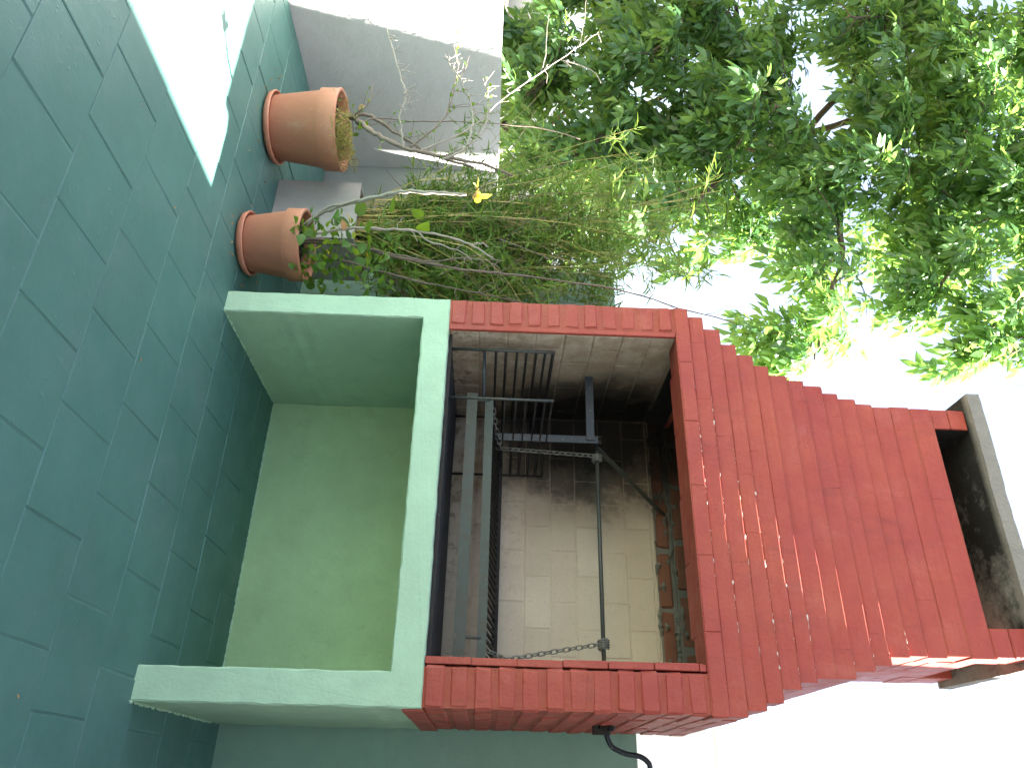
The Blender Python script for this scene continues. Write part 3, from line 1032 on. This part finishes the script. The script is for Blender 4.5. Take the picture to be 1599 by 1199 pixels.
for P, cnt in limbs:
    n = len(P)
    cnt = int(cnt * 1.95)
    nsub = max(6, cnt // 17)
    for sb in range(nsub):
        t = .22 + .78 * (sb + random.random() * .6) / nsub
        i = min(n - 2, int(t * (n - 1)))
        base = P[i]
        d0 = (P[i + 1] - P[i]).normalized()
        side = Vector((random.gauss(0, 1), random.gauss(0, 1), random.gauss(.1, .7))).normalized()
        L = random.uniform(.3, 1.0) * (1.15 - .4 * t)
        dirv = (d0 * .6 + side).normalized()
        pts = [base]
        cur = base.copy()
        dd = dirv.copy()
        for q in range(5):
            dd = (dd + Vector((random.gauss(0, .12), random.gauss(0, .12), -.17))).normalized()
            cur = cur + dd * L / 5
            pts.append(cur.copy())
        twigs.tube([p - T0 for p in pts], taper(6, .007, .002), 4, False)
        for q in range(cnt // nsub):
            s_ = random.random() ** .7
            a = min(4, int(s_ * 5))
            p = pts[a].lerp(pts[a + 1], s_ * 5 - a)
            tdir = (pts[a + 1] - pts[a]).normalized()
            ld = (tdir * .5 + Vector((random.gauss(0, .8), random.gauss(0, .8), random.gauss(-.45, .5)))).normalized()
            mats.append(rot_to(ld, random.gauss(0, .5), random.uniform(.7, 1.2), np.array(p)))
            choice.append(random.randrange(9))
link('twigs', twigs.mesh('twigs', BARK_DARK), tree)['kind'] = 'stuff'
order = sorted(range(len(mats)), key=lambda i: (0 if in_frame(mats[i][:3, 3]) else 1, (Vector(mats[i][:3, 3]) - CAM).length))
near = set(order[:290])
tm = []
for i, (v, f) in enumerate(temps):
    me = tri_mesh('leaf', v, np.array(f), LEAF_TREE)
    tm.append(me)
for i in order[:290]:
    o = link('leaf', tm[choice[i]], tree)
    m4 = Matrix(mats[i].tolist())
    m4.translation = m4.translation - T0
    o.matrix_local = m4
rest = [i for i in range(len(mats)) if i not in near]
V, F = scatter(temps, [mats[i] for i in rest], [choice[i] for i in rest])
V = V - np.array(T0)
o = link('foliage', tri_mesh('foliage', V, F, LEAF_TREE), tree)
o['kind'] = 'stuff'

# ------------------------------------------------------------------ grey planter and bamboo
pln = MB()
px0, px1, py0, py1, pz = -.845, -.50, .262, .60, .402
pln.box(px0, px1, py0, py0 + .018, 0, pz)
pln.box(px0, px1, py1 - .018, py1, 0, pz)
pln.box(px0, px0 + .018, py0 + .018, py1 - .018, 0, pz)
pln.box(px1 - .018, px1, py0 + .018, py1 - .018, 0, pz)
pl = thing('planter', 'square grey planter box between the two terracotta pots, holding the bamboo', 'planter', (0, 0, .001))
link('box', pln.mesh('box', PLANTER), pl)
link('soil', MB().box(px0 + .018, px1 - .018, py0 + .018, py1 - .018, .02, pz - .03).mesh('soil', SOIL), pl)

bam = thing('bamboo', 'dense fine leaved bamboo clump rising from the grey planter against the wall', 'bamboo', ((px0 + px1) / 2, (py0 + py1) / 2, pz - .03))
B0 = bam.location.copy()
culms = MB()
bl_t = []
for s in range(6):
    v, f = leaflet(.08, .008, random.uniform(.05, .4), .3)
    bl_t.append((v, f))
bm_, bc_ = [], []
for i in range(330):
    bx, by = random.uniform(px0 + .04, px1 - .04), random.uniform(py0 + .05, py1 - .05)
    # most culms lean towards the barbecue or the wall
    top = Vector((random.gauss(-.52, .36), random.gauss(.50, .17), random.uniform(.8, 1.8)))
    if random.random() < .22:
        top = Vector((random.gauss(-.85, .25), random.gauss(.45, .15), random.uniform(1.3, 2.3)))
    top.y = max(.3, min(top.y, .88))
    if top.x > -.4:
        top.z = min(top.z, random.uniform(1.0, 1.45))
    if top.x > -.03:
        top.x = -.03 - random.random() * .2
    b = Vector((bx, by, pz - .04))
    mid = b.lerp(top, random.uniform(.35, .65)) + Vector((random.gauss(0, .10), random.gauss(0, .05), random.uniform(.0, .18)))
    P = smooth_path([b, mid, top], 4, .008)
    culms.tube([p - B0 for p in P], taper(len(P), random.uniform(.0018, .004), .0009), 3, False)
    n = len(P)
    for q in range(random.randrange(3, 7)):
        t = random.uniform(.2, 1)
        a = min(n - 2, int(t * (n - 1)))
        p0 = P[a]
        d = ((P[a + 1] - P[a]).normalized() + Vector((random.gauss(0, .8), random.gauss(0, .6), random.gauss(.0, .5)))).normalized()
        L = random.uniform(.08, .22)
        p1 = p0 + d * L + Vector((0, 0, -.02))
        culms.tube([p0 - B0, p1 - B0], [.001, .0006], 3, False)
        for e in range(random.randrange(14, 21)):
            u_ = random.random()
            p = p0.lerp(p1, u_)
            ld = (d * .5 + Vector((random.gauss(0, .8), random.gauss(0, .8), random.gauss(-.1, .6)))).normalized()
            bm_.append(rot_to(ld, random.gauss(0, 1), random.uniform(.6, 1.25), np.array(p - B0)))
            bc_.append(random.randrange(6))
link('stems', culms.mesh('stems', CULM), bam)['kind'] = 'stuff'
dead = MB()
for i in range(90):                                   # dry brown twigs crossing through the clump
    b = Vector((random.gauss(-.55, .2), random.uniform(.26, .7), random.uniform(.40, 1.2)))
    d = Vector((random.gauss(.1, .35), random.gauss(0, .2), random.uniform(.3, 1))).normalized()
    L = random.uniform(.25, .7)
    P = smooth_path([b, b + d * L * .5 + Vector((random.gauss(0, .03), 0, .02)), b + d * L], 3, .004)
    if P[-1].x > -.02:
        continue
    dead.tube([p - B0 for p in P], taper(len(P), random.uniform(.0015, .003), .0008), 3, False)
link('dry_twigs', dead.mesh('dry_twigs', BARK), bam)['kind'] = 'stuff'
V, F = scatter(bl_t, bm_, bc_)
link('leaves', tri_mesh('leaves', V, F, LEAF_BAMBOO), bam)['kind'] = 'stuff'

# ------------------------------------------------------------------ potted shrubs
def pot_parts(t, rb, rt, h, lip_h):
    lz = h - lip_h
    k = (rt - rb) / h
    prof = [(rb * .2, .022), (rb - .006, .022), (rb, .028), (rb + k * lz * .92, lz), (rb + k * lz * .92 + .011, lz + .004),
            (rt - .002, h - .008), (rt, h - .004), (rt - .003, h), (rt - .014, h), (rt - .017, h - .004), (rt - .026, h * .55)]
    p = link('pot', MB().lathe(prof, 56, close_bottom=True).mesh('pot', TERRA, True), t)
    rs = rb * 1.12
    sp = [(.01, .004), (rs * .86, .0), (rs, .012), (rs + .006, .030), (rs + .004, .034), (rs - .002, .034), (rs - .006, .016), (rs * .8, .010), (.01, .010)]
    link('saucer', MB().lathe(sp, 56).mesh('saucer', TERRA, True), t)
    bmv = MB()
    n = 28
    rad = rt - .03
    vs = [(0, 0, h - .045)]
    for ring in range(1, 5):
        for q in range(n):
            an = 2 * math.pi * q / n
            vs.append((math.cos(an) * rad * ring / 4, math.sin(an) * rad * ring / 4, h - .05 + random.uniform(-.008, .008)))
    fs = [(0, 1 + q, 1 + (q + 1) % n) for q in range(n)]
    for ring in range(3):
        for q in range(n):
            a, b = 1 + ring * n + q, 1 + ring * n + (q + 1) % n
            fs.append((a, a + n, b + n, b))
    bmv.add(vs, fs)
    link('soil', bmv.mesh('soil', SOIL, True), t)

def broad_leaf(seed, L, w):
    rr = random.Random(seed)
    V, F = [(0, 0, 0)], []
    out = [(.12, .30), (.35, .50), (.6, .42), (.82, .22), (1.0, 0)]
    zc = lambda x: -.25 * L * x * x
    mid = []
    for (x, yv) in out[:-1]:
        mid.append(len(V))
        V.append((x * L, 0, zc(x)))
    lft, rgt = [], []
    for (x, yv) in out[:-1]:
        q = yv * w * rr.uniform(.85, 1.1)
        lft.append(len(V)); V.append((x * L * rr.uniform(.95, 1.08), q, zc(x) + .28 * q))
        rgt.append(len(V)); V.append((x * L * rr.uniform(.95, 1.08), -q, zc(x) + .28 * q))
    tip = len(V)
    V.append((L, 0, zc(1)))
    for sd, flip in ((lft, 0), (rgt, 1)):
        tri = [(0, mid[0], sd[0])]
        for i in range(3):
            tri += [(mid[i], mid[i + 1], sd[i + 1]), (mid[i], sd[i + 1], sd[i])]
        tri += [(mid[3], tip, sd[3])]
        F += [t if not flip else t[::-1] for t in tri]
    return np.array(V), F
BROAD = [broad_leaf(s, .05, .04) for s in range(4)]
_bl = {}
def leaf_obj(t, p, d, s, mat, name='leaf'):
    i = random.randrange(4)
    me = _bl.get((i, mat.name))
    if me is None:
        me = tri_mesh('leaf', BROAD[i][0], np.array(BROAD[i][1]), mat)
        _bl[(i, mat.name)] = me
    o = link(name, me, t)
    m4 = Matrix(rot_to(d, random.gauss(0, .6), s, np.array(Vector(p) - t.location)).tolist())
    o.matrix_local = m4
    return o

def stem(t, pts, r0, r1, mat, name='branch', wob=.004, knots=True):
    P = smooth_path(pts, 5, wob)
    R = taper(len(P), r0, r1)
    if knots:
        R = [r * random.uniform(.85, 1.25) for r in R]
    link(name, MB().tube([p - t.location for p in P], R, 7).mesh(name, mat, True), t)
    return P

def twigs_on(t, P, cnt, L, r, mat, up=.3, leaves=0, lmat=None, ls=.6, tips=True):
    for i in range(cnt):
        a = random.randrange(1, len(P) - 1)
        p = P[a]
        d = Vector((random.gauss(0, 1), random.gauss(0, .8), random.gauss(up, .6))).normalized()
        l_ = L * random.uniform(.5, 1.4)
        pts = [p, p + d * l_ * .5 + Vector((0, 0, random.uniform(-.01, .02))), p + d * l_ + Vector((random.gauss(0, .015), random.gauss(0, .015), .02))]
        Q = smooth_path(pts, 3, .002)
        link('twig', MB().tube([q - t.location for q in Q], taper(len(Q), r, r * .45), 5).mesh('twig', mat, True), t)
        for q in range(leaves):
            u_ = random.choice(Q[1:])
            leaf_obj(t, u_, Vector((random.gauss(0, 1), random.gauss(0, 1), random.gauss(.1, .6))), ls * random.uniform(.6, 1.2), lmat or LEAF_POT)

# larger pot on the left
p1 = thing('potted_shrub', 'gnarled bare shrub in the larger terracotta pot beside the low wall', 'potted plant', (-.955, .035, .0005))
pot_parts(p1, .146, .19, .335, .092)
b0 = (-.97, .02, .29)
T = stem(p1, [(-1.0, .02, .26), (-1.02, .01, .32), (-1.012, 0.0, 0.37), (-0.95, -0.03, 0.418), (-0.871, -0.05, 0.488), (-0.809, -0.05, 0.581), (-0.76, -0.05, 0.701), (-0.73, -0.05, 0.847), (-0.694, -0.05, 1.02), (-0.645, -0.04, 1.136)], .0165, .0045, BARK, 'trunk')
T2 = stem(p1, [(-0.996, -0.02, 0.381), (-1.016, -0.01, 0.452), (-0.969, 0.0, 0.531), (-0.886, 0.02, 0.656), (-0.804, 0.03, 0.81), (-0.762, 0.04, 0.959)], .010, .005, BARK)
A = stem(p1, [(-.95, -.02, .42), (-1.0, -.01, .5), (-.997, 0, .648), (-1.008, 0, .828), (-1.003, 0, 1.1), (-.985, 0, 1.30), (-.93, 0, 1.45)], .0036, .0018, BARK, wob=.002)
Bs = stem(p1, [(-0.773, -0.05, 0.642), (-0.848, -0.08, 0.63), (-0.916, -0.11, 0.62), (-1.007, -0.14, 0.641), (-1.137, -0.17, 0.597), (-1.25, -0.2, 0.56), (-1.369, -0.22, 0.524)], .0050, .0024, BARK_PALE)
Cs = stem(p1, [(-0.713, -0.05, 0.819), (-0.756, -0.07, 0.909), (-0.857, -0.09, 0.947), (-0.977, -0.11, 0.942), (-1.107, -0.14, 0.892), (-1.188, -0.16, 0.838), (-1.248, -0.18, 0.805)], .0048, .0024, BARK_PALE)
Ds = stem(p1, [(-0.753, -0.05, 0.702), (-0.919, -0.05, 0.938), (-1.117, -0.05, 1.08), (-1.33, -0.05, 1.278), (-1.52, -0.05, 1.454), (-1.633, -0.05, 1.554)], .0036, .0016, BARK_PALE, wob=.002)
stem(p1, [(-1.32, -0.05, 1.262), (-1.45, -.05, 1.285), (-1.566, -0.05, 1.287), (-1.765, -0.05, 1.3)], .0026, .0014, BARK_PALE, wob=.002)
stem(p1, [(-1.405, -0.05, 1.372), (-1.354, -0.05, 1.497), (-1.258, -0.05, 1.551)], .003, .0014, BARK_PALE)
stem(p1, [(-1.52, -0.05, 1.454), (-1.728, -0.05, 1.481), (-1.883, -0.05, 1.498)], .0024, .0014, BARK_PALE)
E_ = stem(p1, [(-0.99, -0.03, 0.389), (-0.97, -0.08, 0.431), (-0.964, -0.14, 0.483), (-1.037, -0.17, 0.491)], .0035, .002, BARK)
F_ = stem(p1, [(-0.782, -0.05, 0.67), (-0.93, -0.07, 0.806), (-1.068, -0.08, 0.842), (-1.175, -0.1, 0.857), (-1.284, -0.12, 0.87)], .0045, .002, BARK)
G_ = stem(p1, [(-0.732, -0.05, 0.818), (-0.81, -0.07, 0.958), (-0.942, -0.09, 1.017), (-1.065, -0.11, 1.012), (-1.134, -0.13, 0.989)], .0038, .002, BARK_PALE)
for P, c in ((T, 18), (T2, 14), (F_, 10)):
    twigs_on(p1, P, c, .12, .002, BARK, .3, 2, LEAF_POT, .55)
for P, c in ((Bs, 26), (Cs, 26), (G_, 16), (Ds, 12)):
    twigs_on(p1, P[len(P) // 3:], c, .045, .0022, BARK_PALE, .4, 1 if c == 16 else 0, LEAF_POT, .4)
for i in range(26):
    an, rr_ = random.random() * 6.28, random.random() * .12
    leaf_obj(p1, (-.955 + math.cos(an) * rr_, .0 + math.sin(an) * rr_, .33 + random.random() * .11), Vector((random.gauss(0, 1), random.gauss(-.3, 1), random.gauss(.2, .6))), random.uniform(.45, .85), LEAF_POT if random.random() < .8 else LEAF_BROWN)
mm, mc = [], []
mv, mf = leaflet(.03, .004, .3, .2)
for i in range(2400):
    an = random.gauss(-.35, .5)
    rr_ = random.uniform(.09, .19)
    p = Vector((math.cos(an) * rr_, math.sin(an) * rr_ - .01, .30 + random.random() ** 1.5 * .085))
    if rr_ > .15:
        p.z += .02
    mm.append(rot_to(Vector((random.gauss(0, 1), random.gauss(0, 1), random.gauss(.5, .7))), random.random() * 6, random.uniform(.4, 1.1), np.array(p)))
V, F = scatter([(mv, mf)], mm, [0] * len(mm))
link('moss', tri_mesh('moss', V, F, MOSS), p1)['kind'] = 'stuff'

# smaller pot near the barbecue
p2 = thing('potted_shrub', 'green leafed shrub with pale bare stems in the smaller terracotta pot', 'potted plant', (-.272, .038, .0005))
pot_parts(p2, .118, .157, .268, .075)
c0 = Vector((-.26, .02, .22))
S1 = stem(p2, [(-0.27, 0.0, .215), (-0.304, -0.03, 0.245), (-0.363, -0.06, 0.323), (-0.361, -0.12, 0.42), (-0.33, -0.2, 0.54), (-0.305, -0.26, 0.627), (-0.274, -0.32, 0.716), (-0.237, -0.36, 0.815), (-0.219, -0.38, 0.89), (-0.199, -0.4, 0.957)], .0095, .0055, BARK_PALE, 'stem', .003)
S1b = stem(p2, [(-0.333, -0.03, 0.26), (-0.374, -0.09, 0.359), (-0.35, -0.15, 0.452), (-0.327, -0.22, 0.563)], .005, .003, BARK_PALE)
S2 = stem(p2, [(-.25, -.02, .22), (-.252, -.06, .295), (-.277, -.08, .45), (-.283, -.08, .60), (-.281, -.08, .716), (-.255, -.08, .877), (-.21, -.08, .985), (-.155, -.08, 1.067)], .008, .003, BARK_PALE, 'stem', .003)
stem(p2, [(-.215, -.08, .975), (-.225, -.085, 1.01), (-.205, -.09, 1.045)], .004, .002, BARK_PALE)
stem(p2, [(-.281, -.08, .74), (-.235, -.07, .80), (-.21, -.06, .90), (-.165, -.05, .98)], .004, .002, BARK_PALE)
S3 = stem(p2, [(-.29, .03, .22), (-.31, .04, .34), (-.279, .05, .512), (-.229, .05, .682), (-.191, .05, .931), (-.173, .05, 1.122), (-.156, .05, 1.314), (-.116, .05, 1.586), (-.037, .05, 1.852), (.03, .05, 2.08)], .0075, .0022, BARK, 'stem', .004)
S4 = stem(p2, [(-.26, .07, .22), (-.255, .09, .37), (-.195, .1, .598), (-.138, .1, .823), (-.099, .1, 1.044), (-.06, .1, 1.2)], .006, .002, BARK, 'stem', .004)
S5 = stem(p2, [(-.30, .05, .22), (-.29, .05, .45), (-.235, .03, .66), (-.20, .02, .80), (-.23, .02, .95), (-.20, .02, 1.08)], .005, .002, BARK, 'stem', .004)
for P, c in ((S3, 14), (S4, 16), (S5, 10), (S2, 5)):
    twigs_on(p2, P[2:], c, .09, .0018, BARK if P is not S2 else BARK_PALE, .5, 0)
for i in range(200):                                   # leaf mass over the pot
    an = random.random() * 6.283
    rr_ = .165 * math.sqrt(random.random())
    z = .25 + random.random() ** 1.5 * .38
    x = -.255 + math.cos(an) * rr_ + (z - .25) * .12
    mt = LEAF_POT if random.random() < .96 else (LEAF_YELLOW if random.random() < .5 else LEAF_LIME)
    leaf_obj(p2, (x, .03 + math.sin(an) * rr_, z), Vector((random.gauss(0, 1), random.gauss(-.3, 1), random.gauss(.1, .6))), random.uniform(.55, 1.1), mt)
for (x, y_, z, s_, mt) in ((-.275, -.12, .47, .9, LEAF_YELLOW), (-.235, -.12, .455, .9, LEAF_BROWN), (-.33, -.1, .50, 1.4, LEAF_POT), (-.265, -.1, .53, 1.5, LEAF_POT), (-.36, -.1, .62, 1.5, LEAF_POT), (-.25, -.05, .67, 1.3, LEAF_POT), (-.30, -.06, .75, 1.6, LEAF_POT), (-.385, -.05, .76, 1.2, LEAF_POT)):
    leaf_obj(p2, (x, y_, z), Vector((random.gauss(0, .6), -.8, random.gauss(.2, .4))), s_, mt)
for q in range(7):                                     # young leaves at the tip of the sunlit stem
    leaf_obj(p2, (-.195 + random.gauss(0, .013), -.405 + random.gauss(0, .012), .965 + random.random() * .045), Vector((random.gauss(.1, .7), random.gauss(-.2, .6), random.gauss(.5, .4))), random.uniform(.8, 1.15), LEAF_LIME if q < 5 else LEAF_BROWN)
for P, c in ((T, 5), (S3, 6), (S4, 8), (S5, 8)):
    pass

# ------------------------------------------------------------------ litter on the floor
lit = [(-.02, -.93, 'small dry leaf lying on the shaded floor near the sunlit patch', .22), (.08, -.58, 'tan leaf scrap lying closest to the corner of the sunlit patch', .22),
       (.62, -.52, 'pale scrap on the floor left of the barbecue front', .25), (1.33, -.21, 'orange leaf bit on the floor in front of the right pier', .22),
       (.94, .38, 'brown crumb of leaf inside the open bay under the hearth', .25), (1.6, -.62, 'tan leaf bit at the near right of the floor', .22)]
for x, y, lab, s in lit:
    i = random.randrange(4)
    me = tri_mesh('fallen_leaf', BROAD[i][0] * s, np.array(BROAD[i][1]), LEAF_BROWN)
    o = thing('fallen_leaf', lab, 'leaf', (x, y, .006), 'leaf litter on the patio', me)
    o.rotation_euler = (0, .1, random.random() * 6)
mm = []
for i in range(90):                                   # dry litter round the pots
    c = random.choice(((-.955, .02, .21), (-.27, .03, .17), (-.2, .12, .15), (-.5, .12, .3)))
    an = random.random() * 6.283
    r_ = c[2] + abs(random.gauss(0, .07))
    x, y = c[0] + math.cos(an) * r_, c[1] + math.sin(an) * r_ * .8
    if -.85 < x < -.49 and y > .25:
        continue
    if x > -.01 or math.hypot(x + .955, y - .03) < .18 or math.hypot(x + .27, y - .03) < .145:
        continue
    mm.append(rot_to(Vector((random.gauss(0, 1), random.gauss(0, 1), random.gauss(0, .2))), random.random() * 6, random.uniform(.08, .3), np.array((x, y, .004 + random.random() * .004))))
V, F = scatter(BROAD, mm, [random.randrange(4) for _ in mm])
o = link('leaf_litter', tri_mesh('leaf_litter', V, F, LEAF_BROWN))
o['kind'] = 'stuff'
o['label'] = 'dry leaf crumbs scattered round the terracotta pots'
